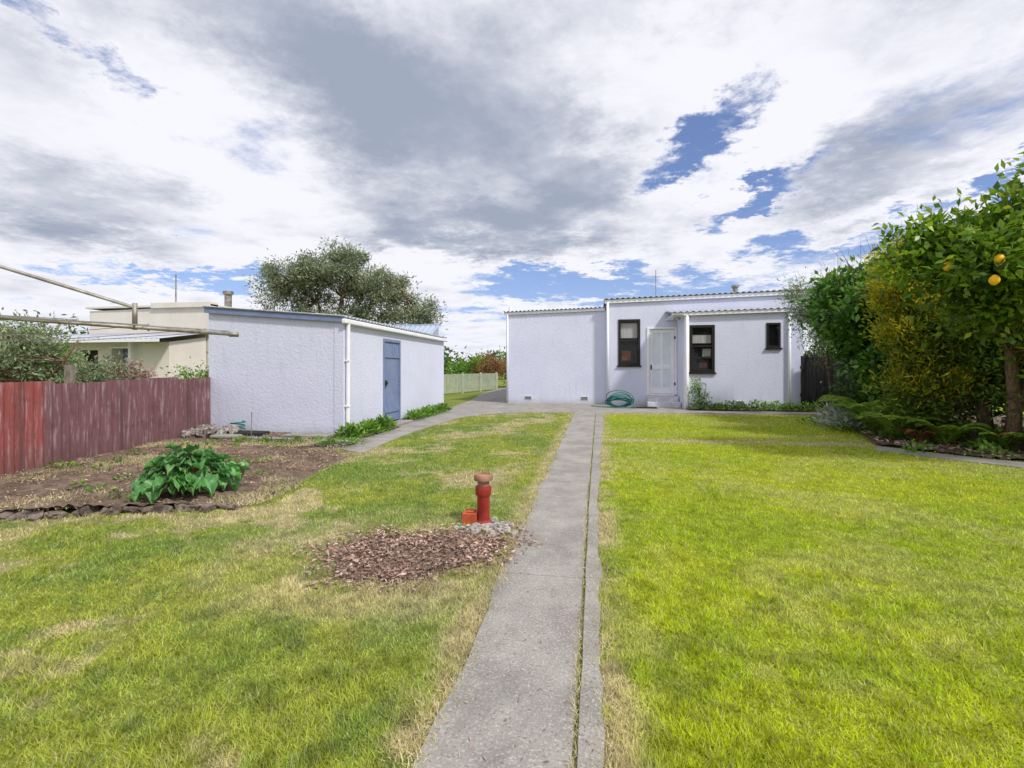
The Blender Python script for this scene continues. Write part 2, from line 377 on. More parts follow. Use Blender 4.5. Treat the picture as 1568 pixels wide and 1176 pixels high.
q=np.c_[rng.uniform(-.58,.0,260),np.exp(rng.uniform(math.log(1.3),math.log(10),260))]
leaves('path_litter',np.c_[q,np.full(len(q),.022)],np.c_[rng.normal(size=(len(q),2)),np.zeros(len(q))],rng.uniform(.006,.03,len(q)),rng.uniform(.002,.008,len(q)),mchip,N=np.c_[rng.normal(size=(len(q),2))*.2,np.ones(len(q))],fold=0)
q=np.c_[rng.uniform(-8,-3.2,80000),rng.uniform(3,8.8,80000)]; q=q[inpoly(q[:,0],q[:,1],BEDX)]
q=q[fbm(q[:,0],q[:,1],1.3,4,.65,90)>.55]
blades('bed_weeds',q[:,0],q[:,1],.03+.03*np.clip((-3.45-q[:,0])/.5,0,1),rng.uniform(.02,.08,len(q)),.009,mstraw,1.1)

# ------------------------------------------------------------ rocks
def rocks(name,items,mt):
    bm=bmesh.new()
    for i,(x,y,z,sx,sy,sz) in enumerate(items):
        m4=Matrix.Translation((x,y,z))@Matrix.Rotation(random.uniform(0,6.28),4,'Z')@Matrix.Rotation(random.uniform(-.3,.3),4,'X')@Matrix.Diagonal((sx,sy,sz,1))
        rs=bmesh.ops.create_icosphere(bm,subdivisions=2,radius=1)
        for v in rs['verts']:
            c_=Vector([max(-.62,min(.62,q_)) for q_ in v.co])*1.3
            k=1+.5*mnoise.noise(v.co*1.5+Vector((i*3.1,0,0))); v.co=m4@(c_*k)
    me=bpy.data.meshes.new(name); bm.to_mesh(me); bm.free(); return link(name,me,mt)
mrock=mat('rock',(.46,.43,.40),(.24,.22,.2),14,.9,.8,.02,40)
it=[]
for i in range(95):
    a=random.uniform(0,6.28); rr_=random.uniform(.02,.28); s=random.uniform(.010,.034)
    it.append((-.88+rr_*math.cos(a)*1.1,4.0+rr_*math.sin(a)*.85,s*.4,s*random.uniform(.8,1.4),s,s*.7))
rocks('stones',it,mrock)
medge=mat('old_concrete_edging',(.27,.22,.18),(.08,.06,.05),9,.95,1,.03,25)
it=[]
pts=[(-7.0,2.98),(-6.1,3.22),(-5.28,3.50),(-4.3,3.88),(-3.4,4.17)]
for i in range(len(pts)-1):
    for k in range(7):
        f=(k+random.random()*.6)/7; X_=pts[i][0]*(1-f)+pts[i+1][0]*f; Y_=pts[i][1]*(1-f)+pts[i+1][1]*f
        it.append((X_,Y_+random.uniform(-.05,.03),.03,random.uniform(.06,.17),random.uniform(.03,.07),random.uniform(.02,.055)))
rocks('garden_edging',it,medge)
rocks('rock_heap',[(-7.3+random.uniform(-.45,.45),8.2+random.uniform(-.3,.3),.1+random.random()*.10,random.uniform(.05,.13),random.uniform(.05,.1),random.uniform(.04,.08)) for i in range(34)],mat('heap_rock',(.40,.36,.33),(.16,.13,.11),9,.95,1,.03,25))
rocks('edging_stones',[(-6.6+i*.17+random.uniform(-.03,.03),7.65+random.uniform(-.05,.05),.04,random.uniform(.06,.1),.06,.03) for i in range(15)],medge)

# ------------------------------------------------------------ materials for buildings
def stucco(name,c1,c2,bs=.45):
    m,t,b=newmat(name); p=t.pos()
    c=t.mix(t.mr(t.noise(p,.9,4,.6),.3,.7),c1,c2)
    X,Y,Z=t.sep(p)
    st=t.noise(t.scale(p,(4,4,.5)),2,4,.6)
    c=t.mix(t.mr(st,.5,.75,0,.2),c,(.42,.42,.46))
    gr=t.mr(t.m('ADD',Z,t.m('MULTIPLY',t.noise(p,5,4),.3)),.16,.42,.4,0)
    c=t.mix(gr,c,(.34,.32,.32))
    t.put(b.inputs['Base Color'],c); b.inputs['Roughness'].default_value=.85; b.inputs['Specular IOR Level'].default_value=.2
    h=t.m('ADD',t.noise(p,18,3,.65),t.m('MULTIPLY',t.noise(p,70,2,.6),.5))
    t.put(b.inputs['Normal'],t.bump(h,bs,.02)); return m
mwall=stucco('painted_roughcast',(.635,.655,.795),(.595,.615,.755),.5)
mcream=stucco('cream_roughcast',(.70,.66,.60),(.64,.60,.55),.3)
mwhite=mat('white_paint',(.82,.82,.85),(.76,.76,.80),3,.5,.1,.003,60)
mblue=mat('blue_grey_paint',(.19,.24,.40),(.16,.20,.34),5,.55,.15,.003,60)
mbrown=mat('dark_brown_paint',(.022,.016,.015),(.013,.010,.010),8,.45)
mroof=mat('roof_iron',(.50,.53,.60),(.38,.41,.48),2,.45,metal=.2,stretch=(6,1,1))
mshed=mat('blue_grey_iron',(.36,.42,.52),(.29,.35,.45),2,.5)
mdark=mat('dark_timber',(.025,.024,.026),(.012,.012,.013),5,.8,.4,.01,30,stretch=(8,8,1))
mplinth=mat('dark_plinth',(.06,.05,.045),(.02,.02,.02),6,.9)
mmetal=mat('galvanised_steel',(.36,.35,.32),(.20,.17,.14),9,.5,.3,.003,80,metal=.5)
mroom=mat('room_dark',(.09,.08,.08),(.05,.045,.045),2,.9)
mglass,t,b=newmat('window_glass'); b.inputs['Base Color'].default_value=(.02,.025,.03,1); b.inputs['Roughness'].default_value=.04; b.inputs['Alpha'].default_value=.3; b.inputs['Specular IOR Level'].default_value=1.0
mcurtain=mat('curtain',(.80,.79,.77),(.6,.6,.6),3,.9,stretch=(20,1,1))
morange=mat('orange_fabric',(.42,.15,.06),(.22,.07,.04),14,.9)

def wall_front(name,x0,x1,y,z0,z1a,z1b,ops,mt,p,depth=.14):
    b=MB(); xs=sorted(set([x0,x1]+[o[0] for o in ops]+[o[1] for o in ops])); zs=sorted(set([z0]+[o[2] for o in ops]+[o[3] for o in ops]))
    top=lambda x:z1a+(z1b-z1a)*(x-x0)/(x1-x0)
    for i in range(len(xs)-1):
        a,c=xs[i],xs[i+1]
        for j in range(len(zs)):
            lo=zs[j]; hi=zs[j+1] if j+1<len(zs) else None
            if any(o[0]<=a and o[1]>=c and o[2]<=lo and hi is not None and o[3]>=hi for o in ops): continue
            b.quad((a,y,lo),(c,y,lo),(c,y,hi if hi else top(c)),(a,y,hi if hi else top(a)))
    for o in ops:
        a,c,l,h=o; yy=y+depth
        b.quad((a,y,l),(a,yy,l),(a,yy,h),(a,y,h)); b.quad((c,y,l),(c,y,h),(c,yy,h),(c,yy,l))
        b.quad((a,y,l),(c,y,l),(c,yy,l),(a,yy,l)); b.quad((a,y,h),(a,yy,h),(c,yy,h),(c,y,h))
    return b.obj(name,mt,p)
def window(name,p,x0,x1,z0,z1,y,rails=(.5,),blind=None,fr=.07):
    e=MB(); Y0=y-.03;Y1=y+.09
    e.box(x0-.02,x0+fr,Y0,Y1,z0-.02,z1+.02); e.box(x1-fr,x1+.02,Y0,Y1,z0-.02,z1+.02)
    e.box(x0+fr,x1-fr,Y0+.003,Y1,z1-fr,z1+.02); e.box(x0+fr,x1-fr,Y0+.003,Y1,z0-.02,z0+fr)
    for k in rails: zz=z0+(z1-z0)*k; e.box(x0+fr,x1-fr,Y0+.012,Y1-.01,zz-.025,zz+.025)
    e.box(x0-.06,x1+.06,y-.07,y-.002,z0-.075,z0-.022)
    e.obj(name+'_frame',mbrown,p,bevel=.004)
    g_=MB(); g_.quad((x0+fr,y+.045,z0+fr),(x1-fr,y+.045,z0+fr),(x1-fr,y+.045,z1-fr),(x0+fr,y+.045,z1-fr)); g_.obj(name+'_glass',mglass,p)
    box(name+'_room',x0-.12,x1+.3,y+.9,y+.95,z0-.3,z1+.2,mroom,p)
    if blind:
        for (a,c,l,h,mt,dy) in blind: box(name+'_blind',x0+(x1-x0)*a,x0+(x1-x0)*c,y+dy,y+dy+.02,z0+(z1-z0)*l,z0+(z1-z0)*h,mt,p)
def corrugated(name,x0,x1,y0,y1,zf,mt,p,pitch=.15,amp=.02,along='x'):
    n=int(abs((x1-x0) if along=='x' else (y1-y0))/pitch*6); b=MB()
    for i in range(n+1):
        f=i/n
        if along=='x':
            X_=x0+(x1-x0)*f; dz=amp*math.sin(2*math.pi*X_/pitch)
            for yy in(y0,y1): b.v.append((X_,yy,zf(X_,yy)+dz))
        else:
            Y_=y0+(y1-y0)*f; dz=amp*math.sin(2*math.pi*Y_/pitch)
            for xx in(x0,x1): b.v.append((xx,Y_,zf(xx,Y_)+dz))
    for i in range(n): b.f.append((2*i,2*i+2,2*i+3,2*i+1))
    o_=b.obj(name,mt,p,smooth=True); m_=o_.modifiers.new('s','SOLIDIFY'); m_.thickness=.012; return o_

# ------------------------------------------------------------ garage
G=parent_empty('garage',(-6.4,12,0))
gx0,gx1,gy0,gy1=-7.9,-4.88,8.85,15.3
wall_front('front_wall',gx0,gx1,gy0,.07,2.55,2.31,[],mwall,G)
def sidewall(x,y0,y1,z0,z1,ops):
    b=MB(); ys=sorted(set([y0,y1]+[o[0] for o in ops]+[o[1] for o in ops]))
    for i in range(len(ys)-1):
        a,c=ys[i],ys[i+1]; lo=z0
        for o_ in ops:
            if o_[0]<=a and o_[1]>=c: lo=o_[2]
        b.quad((x,a,lo),(x,c,lo),(x,c,z1),(x,a,z1))
    for o_ in ops:
        a,c,h=o_; b.quad((x,a,z0),(x,a,h),(x-.12,a,h),(x-.12,a,z0)); b.quad((x,c,z0),(x-.12,c,z0),(x-.12,c,h),(x,c,h)); b.quad((x,a,h),(x,c,h),(x-.12,c,h),(x-.12,a,h))
    return b
sidewall(gx1,gy0,gy1,.07,2.33,[(10.68,11.63,2.05)]).obj('side_wall',mwall,G)
b=MB(); b.quad((gx0,gy0,0),(gx0,gy1,0),(gx0,gy1,2.55),(gx0,gy0,2.55)); b.quad((gx0,gy1,0),(gx1,gy1,0),(gx1,gy1,2.31),(gx0,gy1,2.55)); b.obj('rear_walls',mwall,G)
box('plinth',gx0+.03,gx1-.03,gy0+.03,gy1-.03,0,.075,mplinth,G)
box('corner_pilaster',gx1-.2,gx1+.012,gy0-.012,gy0+.10,.06,2.28,mwall,G,.01)
zf=lambda x,y:2.62+(x-gx0)/(gx1-gx0)*(2.38-2.62)
corrugated('roof',gx0-.06,gx1+.08,gy0-.1,gy1+.1,zf,mroof,G,along='y')
b=MB(); th=.09
ya,yb=gy0-.07,gy0-.04
v=[(gx0-.05,zf(gx0-.05,0)-.02),(gx1+.06,zf(gx1+.06,0)-.02),(gx1+.06,zf(gx1+.06,0)-.02-th),(gx0-.05,zf(gx0-.05,0)-.02-th)]
b.v+=[(x_,ya,z_) for x_,z_ in v]+[(x_,yb,z_) for x_,z_ in v]
b.f+=[(0,3,2,1),(4,5,6,7),(0,1,5,4),(1,2,6,5),(2,3,7,6),(3,0,4,7)]
b.obj('barge_board',mblue,G)
b=MB(); b.box(gx1+.01,gx1+.11,gy0-.1,gy1+.12,2.24,2.335); b.obj('gutter',mwhite,G,bevel=.02)
b=MB(); b.tube([(gx1+.07,gy0+.06,2.25),(gx1+.06,gy0+.06,.06)],.04,10); b.tube([(gx1+.06,gy0+.06,.1),(gx1+.14,gy0+.0,.05)],.04,10)
for zz in(.6,1.5): b.box(gx1+.0,gx1+.105,gy0+.01,gy0+.11,zz,zz+.03)
b.obj('downpipe',mwhite,G)
b=MB()
for i in range(7):
    ya=10.72+i*.127; b.box(gx1-.05,gx1-.012,ya,ya+.122,.08,2.0)
b.obj('door_boards',mblue,G,bevel=.006)
b=MB(); b.box(gx1-.06,gx1+.02,10.66,10.72,.05,2.07); b.box(gx1-.06,gx1+.02,11.61,11.67,.05,2.07); b.box(gx1-.06,gx1+.018,10.72,11.61,2.0,2.07); b.obj('door_frame',mblue,G,bevel=.004)
b=MB(); b.box(gx1-.012,gx1+.012,10.74,11.6,.3,.42); b.box(gx1-.012,gx1+.012,10.74,11.6,1.62,1.74); b.obj('door_ledges',mblue,G,bevel=.003)
b=MB(); b.box(gx1-.012,gx1+.03,10.76,10.84,.95,1.08); b.tube([(gx1+.03,10.8,1.02),(gx1+.06,10.8,1.02)],.02,8); b.obj('door_lock',mplinth,G)
box('door_step',gx1+.0,gx1+.35,10.6,11.7,.013,.06,mconc,G,.01)
Sh=parent_empty('iron_shed',(-6.7,16.3,0))
sx0,sx1,sy0,sy1=-7.7,-5.42,15.55,16.5
b=MB(); b.box(sx0+.03,sx1-.03,sy0+.03,sy1,0,2.5); b.obj('walls',mshed,Sh)
b=MB(); n=int((sx1-sx0)/.19*6)
for i in range(n+1):
    X_=sx0+(sx1-sx0)*i/n; dz=.02*math.sin(2*math.pi*(X_)/.19)
    b.v+=[(X_,sy0,2.46+dz),(X_,sy1,2.90+dz)]
for i in range(n): b.f.append((2*i,2*i+2,2*i+3,2*i+1))
b.obj('ribbed_roof',mshed,Sh,smooth=True)
b=MB(); b.v=[(sx1-.03,sy0+.03,2.4),(sx1-.03,sy1,2.4),(sx1-.03,sy1,2.88),(sx1-.03,sy0+.03,2.46)]; b.f=[(0,1,2,3)]; b.obj('gable_infill',mshed,Sh)
b=MB(); b.box(sx0-.03,sx1+.03,sy1-.02,sy1+.05,2.88,2.95); b.obj('ridge_flashing',mshed,Sh)

# ------------------------------------------------------------ house
H=parent_empty('house',(2,24,0))
hx0,hm,hx1=-3.42,.44,7.25
W1=(.90,1.66,1.50,3.18); DR=(1.95,2.95,.40,2.86)
wall_front('annex_wall',hx0,hm,18.75,0,3.50,3.60,[],mwall,H)
wall_front('main_wall',hm,hx1,18.5,0,3.86,4.04,[W1,DR],mwall,H)
W2=(3.17,3.93,1.26,2.80); W3=(5.57,5.96,2.06,2.84)
lx0,lx1,ly=2.99,6.28,17.0
wall_front('lean_to_wall',lx0,lx1,ly,0,3.16,3.22,[W2,W3],mwall,H)
b=MB()
b.quad((lx0,ly,0),(lx0,ly,3.16),(lx0,18.5,3.4),(lx0,18.5,0)); b.quad((lx1,ly,0),(lx1,18.5,0),(lx1,18.5,3.45),(lx1,ly,3.22))
b.quad((hm,18.5,0),(hm,18.5,3.86),(hm,18.76,3.86),(hm,18.76,0))
b.quad((hx0,18.75,0),(hx0,18.75,3.5),(hx0,31,3.3),(hx0,31,0)); b.quad((hx1,18.5,0),(hx1,31,0),(hx1,31,3.6),(hx1,18.5,4.04)); b.quad((hx0,31,0),(hx0,31,3.3),(hx1,31,3.6),(hx1,31,0))
b.obj('side_walls',mwall,H)
zr1=lambda x,y:3.60+(x-hx0)/(hm-hx0)*.10-(y-18.7)*.02
zr2=lambda x,y:3.97+(x-hm)/(hx1-hm)*.18-(y-18.5)*.03
zr3=lambda x,y:3.27+(x-lx0)/(lx1-lx0)*.07+(y-16.9)*.13
corrugated('annex_roof',hx0-.1,hm-.02,18.62,31,zr1,mroof,H,.16,.022)
corrugated('main_roof',hm-.08,hx1+.1,18.36,31.1,zr2,mroof,H,.2,.026)
corrugated('lean_to_roof',lx0-.42,lx1+.12,16.84,18.49,zr3,mroof,H,.2,.022)
def fascia(name,xa,xb,y,za,zb,h,mt,d=.04):
    b=MB(); v=[(xa,za),(xb,zb),(xb,zb-h),(xa,za-h)]
    b.v=[(x_,y,z_) for x_,z_ in v]+[(x_,y+d,z_) for x_,z_ in v]
    b.f=[(0,3,2,1),(4,5,6,7),(0,1,5,4),(1,2,6,5),(2,3,7,6),(3,0,4,7)]; return b.obj(name,mt,H,bevel=.005)
fascia('annex_fascia',hx0-.08,hm-.05,18.68,3.57,3.67,.10,mwhite)
fascia('main_fascia',hm-.06,hx1+.08,18.42,3.93,4.11,.13,mwhite)
fascia('lean_to_gutter',lx0-.06,lx1+.1,16.88,3.245,3.315,.11,mwhite,.1)
fascia('porch_fascia',lx0-.42,lx0-.06,16.9,3.24,3.245,.09,mwhite,.08)
box('porch_soffit',lx0-.4,lx0-.005,17.0,18.48,3.14,3.17,mwhite,H)
b=MB()
b.tube([(hm+.06,18.44,3.85),(hm+.06,18.44,.05)],.045,10); b.tube([(lx0+.07,16.93,3.14),(lx0+.07,16.93,.3),(lx0+.07,16.93,.04)],.055,10)
b.tube([(lx1-.05,16.94,3.2),(lx1-.05,16.94,.04)],.045,10); b.tube([(hx0+.06,18.70,3.5),(hx0+.06,18.70,.05)],.035,10)
b.obj('downpipes',mwhite,H,smooth=True)
box('lean_to_corner_board',lx0-.012,lx0+.16,16.985,17.06,.0,3.13,mwhite,H,.004)
window('kitchen_window',H,*W1,18.5,(.52,),blind=[(.1,.9,.60,.93,mcurtain,.10),(.15,.6,.10,.32,morange,.25)])
window('laundry_window',H,*W2,17.0,(.55,.30),blind=[(.12,.9,.62,.80,mcurtain,.10),(.55,.9,.33,.50,mcurtain,.12),(.45,.8,.08,.20,morange,.25)])
window('small_window',H,*W3,17.0,(),fr=.05)
x0,x1,z0,z1=DR
b=MB(); b.box(x0-.03,x0+.06,18.46,18.62,z0,z1+.03); b.box(x1-.045,x1+.03,18.46,18.62,z0,z1+.03); b.box(x0+.06,x1-.045,18.463,18.62,z1-.04,z1+.03); b.box(x0+.06,x1-.045,18.44,18.62,z0-.03,z0+.03); b.obj('door_frame',mwhite,H,bevel=.005)
b=MB(); a,c=x0+.065,x1-.05; yA,yB=18.52,18.56
b.box(a,a+.12,yA,yB,z0+.04,z1-.05); b.box(c-.12,c,yA,yB,z0+.04,z1-.05); mid=(a+c)/2; b.box(mid-.05,mid+.05,yA+.001,yB,z0+.26,z1-.18)
for (l,h) in((z0+.04,z0+.26),(1.35,1.52),(z1-.18,z1-.05)):
    b.box(a+.12,c-.12,yA+.002,yB,l,h)
b.obj('door_rails',mwhite,H,bevel=.006)
box('door_panels',a+.02,c-.02,yB-.018,yB+.01,z0+.05,z1-.06,mat('door_panel_paint',(.70,.74,.82),(.64,.68,.76),3,.5),H)
b=MB(); b.tube([(a+.06,18.46,1.42),(a+.06,18.52,1.42)],.02,8); b.box(a+.035,a+.085,18.512,18.52,1.32,1.5)
for zz in(.75,2.45): b.box(c-.02,c+.03,18.45,18.47,zz,zz+.1)
b.obj('door_handle',mplinth,H)
mstep=mat('painted_step',(.66,.66,.72),(.48,.47,.49),6,.8,.3,.01,40)
box('upper_step',1.9,2.96,17.95,18.45,.0,.36,mstep,H,.015)
box('lower_step',1.85,2.97,17.5,17.94,.0,.19,mstep,H,.015)
b=MB()
for vx,vy in((-2.55,18.75),(-.38,18.75),(4.75,17.0)):
    b.box(vx-.15,vx+.15,vy-.015,vy-.002,.16,.30)
b.obj('vent_plates',mwhite,H)
b=MB()
for vx,vy in((-2.55,18.75),(-.38,18.75),(4.75,17.0)):
    for k in range(3): b.box(vx-.13,vx+.13,vy-.02,vy-.016,.175+k*.04,.20+k*.04)
b.obj('vent_slots',mplinth,H)
b=MB(); b.tube([(2.42,20,3.9),(2.42,20,5.3)],.015,6); b.obj('aerial_mast',mmetal,H)
b=MB(); b.tube([(5.4,20,3.9),(5.4,20,4.55)],.09,12); b.tube([(5.4,20,4.52),(5.4,20,4.6)],.14,12); b.obj('roof_flue',mmetal,H)
b=MB(); b.tube([(-3.35,19.2,3.55),(-3.35,19.2,3.85)],.05,8); b.tube([(6.9,19.3,4.0),(6.9,19.3,4.4)],.05,8); b.obj('roof_vents',mwhite,H)
b=MB(); b.box(lx0-.36,lx0-.12,16.99,17.07,3.02,3.1); b.tube([(lx0-.25,17.0,3.05),(lx0-.3,16.85,2.98)],.04,8); b.obj('porch_lamp_fitting',mmetal,H)
b=MB(); b.tube([(6.5,18.46,3.6),(6.5,18.46,.05)],.03,8); b.obj('waste_pipe',mwhite,H)

# hose
b=MB()
for i in range(12):
    R_=.27+.025*(i%5); ph=random.random()*6; pts=[]
    tilt=.35+.55*random.random(); ox=random.uniform(-.06,.06)
    for k in range(37):
        a=2*math.pi*k/36+ph
        pts.append((.86+ox+R_*1.3*math.cos(a)+.015*math.sin(a*3+i),17.3+i*.025-R_*.35*math.sin(a),.03+(R_*tilt)*(1+math.sin(a+.2*math.sin(i)))*.98))
    b.tube(pts,.014,6,cap=False)
b.tube([(1.2,17.2,.04),(1.5,17.0,.035),(1.3,16.8,.035),(.7,16.85,.035),(.3,17.1,.035),(-.1,17.5,.035)],.015,6)
b.obj('garden_hose',mat('green_hose',(.015,.22,.17),(.01,.14,.12),5,.45),smooth=True)
box('door_mat',1.3,2.1,16.9,17.35,.014,.045,mdark,None,.01)

F=parent_empty('dark_gate',(7.8,18.2,0)); b=MB()
for i in range(14):
    X_=7.06+i*.125; b.box(X_,X_+.121,18.2+(i%2)*.006,18.225+(i%2)*.006,.03,1.80+.04*math.sin(i*2.1))
b.obj('boards',mdark,F,bevel=.003)
b=MB(); b.box(7.06,8.8,18.24,18.29,.4,.5); b.box(7.06,8.8,18.24,18.29,1.35,1.45); b.tube([(7.25,17.7,0),(7.45,18.1,2.1)],.03,6); b.tube([(7.7,17.8,0),(7.35,18.12,1.9)],.025,6); b.obj('rails',mdark,F)

# ------------------------------------------------------------ corrugated fence
mf,t,b=newmat('weathered_red_iron'); p=t.pos(); X_,Y_,Z_=t.sep(p)
st=t.noise(t.scale(p,(12,12,1.0)),2.2,5,.72); st2=t.noise(t.scale(p,(30,30,1.5)),1.5,4,.6); st3=t.noise(p,3,5,.7)
redp=t.mix(st2,(.33,.075,.065),(.16,.035,.035)); fad=t.mix(st2,(.21,.085,.095),(.10,.045,.055))
c=t.mix(t.mr(Y_,5.28,5.32),redp,fad)
c=t.mix(t.mr(st,.50,.66,0,.6),c,(.40,.31,.34))
c=t.mix(t.mr(st3,.50,.68,0,.7),c,(.09,.04,.04))
c=t.mix(t.mr(Z_,.0,.5,.6,0),c,(.12,.06,.055))
c=t.mix(t.mr(t.m('SINE',t.m('MULTIPLY',Y_,7.9)),.985,.999,0,.6),c,(.06,.03,.03))
t.put(b.inputs['Base Color'],c); b.inputs['Roughness'].default_value=.65
FE=parent_empty('corrugated_iron_fence',(-7.4,6.5,0))
A=Vector((-6.3,.6)); Bv=Vector((-8.35,11.5)); L=(Bv-A).length; dr=(Bv-A)/L; nr=Vector((-dr.y,dr.x)); PT=.125; n=int(L/PT*10); b=MB()
for i in range(n+1):
    s_=L*i/n; panel=int(s_/.82); tp=1.15+.018*((panel*7)%3-1)+.004*s_
    q=A+dr*s_+nr*(.024*math.sin(2*math.pi*s_/PT)+.010*(panel%2)); b.v+=[(q.x,q.y,.0),(q.x+.012*math.sin(panel*2.3),q.y,tp)]
for i in range(n): b.f.append((2*i,2*i+2,2*i+3,2*i+1))
b.obj('iron_sheets',mf,FE,smooth=True)
mtim=mat('old_timber',(.26,.22,.18),(.13,.11,.09),8,.9,.4,.01,20,stretch=(6,6,1))
b=MB()
for s_ in(.5,3.2,5.9,8.4,10.6):
    q=A+dr*s_+nr*.10; b.box(q.x-.05,q.x+.05,q.y-.05,q.y+.05,0,1.1)
b.box(-8.72,-8.62,6.7,6.8,0,1.42)
for z_ in(.3,.95):
    p0=A+nr*.07;p1=Bv+nr*.07; b.tube([(p0.x,p0.y,z_),(p1.x,p1.y,z_)],.035,4)
b.obj('posts_and_rails',mtim,FE)

PF=parent_empty('timber_fence',(-7,26,0)); mpg=mat('pale_green_paint',(.46,.50,.38),(.38,.42,.32),4,.8)
b=MB(); A2=Vector((-8.3,21.5)); B2=Vector((-6.2,31)); L2=(B2-A2).length; d2=(B2-A2)/L2
i=0
while i*.16<L2:
    q=A2+d2*i*.16; b.box(q.x-.012,q.x+.012,q.y,q.y+.145,.05,1.08); i+=1
for k in range(5):
    q=A2+d2*k*L2/4.2; b.box(q.x+.02,q.x+.12,q.y,q.y+.1,0,1.15)
b.obj('palings',mpg,PF)
b=MB(); b.box(-6.2,-3.5,34,34.04,.05,1.1); b.obj('end_panel',mpg,PF)

# ------------------------------------------------------------ neighbour's house
NH=parent_empty('neighbour_house',(-16,17,0)); ny=15.5
wall_front('main_wall',-19,-13.8,ny,0,3.55,3.65,[],mcream,NH)
b=MB(); b.quad((-13.8,ny,0),(-13.8,24,0),(-13.8,24,3.6),(-13.8,ny,3.65)); b.quad((-19,ny,0),(-19,ny,3.55),(-19,24,3.5),(-19,24,0)); b.quad((-19,24,0),(-19,24,3.5),(-13.8,24,3.6),(-13.8,24,0)); b.obj('side_walls',mcream,NH)
b=MB(); b.box(-19.1,-13.7,ny-.08,24.1,3.64,3.72); b.box(-16.2,-13.7,ny-.1,ny+.3,3.60,3.80); b.obj('parapet',mcream,NH,bevel=.01)
wall_front('porch_wall',-18.2,-13.9,13.9,0,2.25,2.25,[(-16.15,-15.5,.2,2.05),(-17.6,-16.7,1.1,2.0)],mcream,NH,.4)
b=MB(); b.quad((-13.9,13.9,0),(-13.9,15.45,0),(-13.9,15.45,2.5),(-13.9,13.9,2.25)); b.obj('porch_side',mcream,NH)
b=MB(); b.box(-16.15,-15.5,14.32,14.36,.2,2.05); b.obj('door',mblue,NH)
b=MB(); b.box(-17.6,-16.7,14.2,14.24,1.1,2.0); b.obj('porch_window',mbrown,NH)
b=MB(); b.box(-17.6,-16.7,13.86,13.9,1.04,1.1); b.box(-16.2,-15.45,13.86,13.898,2.05,2.1); b.obj('trims',mwhite,NH)
corrugated('porch_roof',-19.8,-13.7,13.3,15.48,lambda x,y:2.33+(y-13.3)*.16,mroof,NH,.2,.02)
b=MB(); b.box(-19.8,-13.65,13.25,13.29,2.22,2.32); b.box(-19.7,-18.2,14.5,15,0,2.3); b.obj('porch_fascia',mwhite,NH)
b=MB(); b.tube([(-15.9,16.2,3.7),(-15.9,16.2,5.0)],.025,6); b.obj('aerial_mast',mmetal,NH)
b=MB(); b.tube([(-14.3,17.0,3.5),(-14.3,17.0,4.35)],.13,12); b.tube([(-14.3,17.0,4.3),(-14.3,17,4.42)],.19,12); b.obj('flue',mmetal,NH)
b=MB(); b.tube([(-15.2,13.7,0),(-15.2,13.7,2.25)],.05,8); b.obj('porch_post',mwhite,NH)

# ------------------------------------------------------------ rotary clothes line
CL=parent_empty('rotary_clothes_line',(-4.7,1.73,0)); M0=Vector((-4.7,1.73,0)); b=MB(); wb=MB()
b.tube([M0,M0+Vector((0,0,1.5))],.035,12); b.tube([M0+Vector((0,0,1.4)),M0+Vector((0,0,2.45))],.026,12)
dirs=[Vector((2.13,1.38,0)),Vector((-1.38,2.13,0)),Vector((-2.13,-1.38,0)),Vector((1.38,-2.13,0))]
for dv in dirs:
    st_=M0+Vector((0,0,1.74)); tp=M0+dv+Vector((0,0,1.60)); b.tube([st_,st_.lerp(tp,.5),tp],[.017,.015,.013],10)
    k=M0+dv*.77+Vector((0,0,1.765)); b.tube([M0+Vector((0,0,2.4)),k,k+Vector((0,0,-.02))],[.012,.011,.011],8)
    b.tube([k+Vector((0,0,.03)),k+Vector((0,0,-.15))],.015,8); b.tube([tp-dv*.012,tp+dv*.012],.018,8)
    for q_ in(.5,.65,.8,.93): c_=M0+dv*q_+Vector((0,0,1.74-.14*q_)); b.tube([c_+Vector((0,0,-.02)),c_+Vector((0,0,.03))],.006,6)
b.obj('frame',mmetal,CL,smooth=True)
for f_ in(.35,.5,.65,.8,.93,.99):
    for i in range(4):
        z_=1.74-.14*f_+.022; a=M0+dirs[i]*f_; c=M0+dirs[(i+1)%4]*f_
        wb.tube([a+Vector((0,0,z_)),(a+c)/2+Vector((0,0,z_-.03)),c+Vector((0,0,z_))],.0026,5)
wb.obj('line_wires',mmetal,CL)

# ------------------------------------------------------------ gully riser
GR=parent_empty('drain_riser_pipe',(-.95,4.1,0)); mred=mat('red_glazed_pipe',(.30,.025,.018),(.17,.015,.012),6,.3,.15,.004,30,spec=.5)
def lathe(name,prof,c,mt,p,n=28):
    b=MB()
    for (r_,z_) in prof:
        for k in range(n): a=2*math.pi*k/n; b.v.append((c[0]+r_*math.cos(a),c[1]+r_*math.sin(a),z_))
    for i in range(len(prof)-1):
        for k in range(n): b.f.append((i*n+k,i*n+(k+1)%n,(i+1)*n+(k+1)%n,(i+1)*n+k))
    o=b.obj(name,mt,p,smooth=True)
    m_=o.modifiers.new('e','EDGE_SPLIT'); m_.split_angle=math.radians(35); return o
lathe('pipe',[(.0,0),(.075,0),(.075,.03),(.058,.045),(.055,.06),(.055,.24),(.058,.25),(.068,.262),(.070,.275),(.070,.325),(.066,.335),(.055,.34)],(-.95,4.1),mred,GR)
lathe('cap',[(.05,.33),(.052,.38),(.078,.385),(.082,.395),(.082,.425),(.076,.437),(.06,.44),(.058,.425),(.0,.425)],(-.95,4.1),mat('terracotta_cap',(.38,.20,.14),(.26,.14,.09),9,.8,.4,.006,50),GR)
GB=MB(); GB.box(-1.13,-1.0,4.05,4.20,0,.10); GB.box(-1.10,-1.03,4.08,4.17,.101,.112)
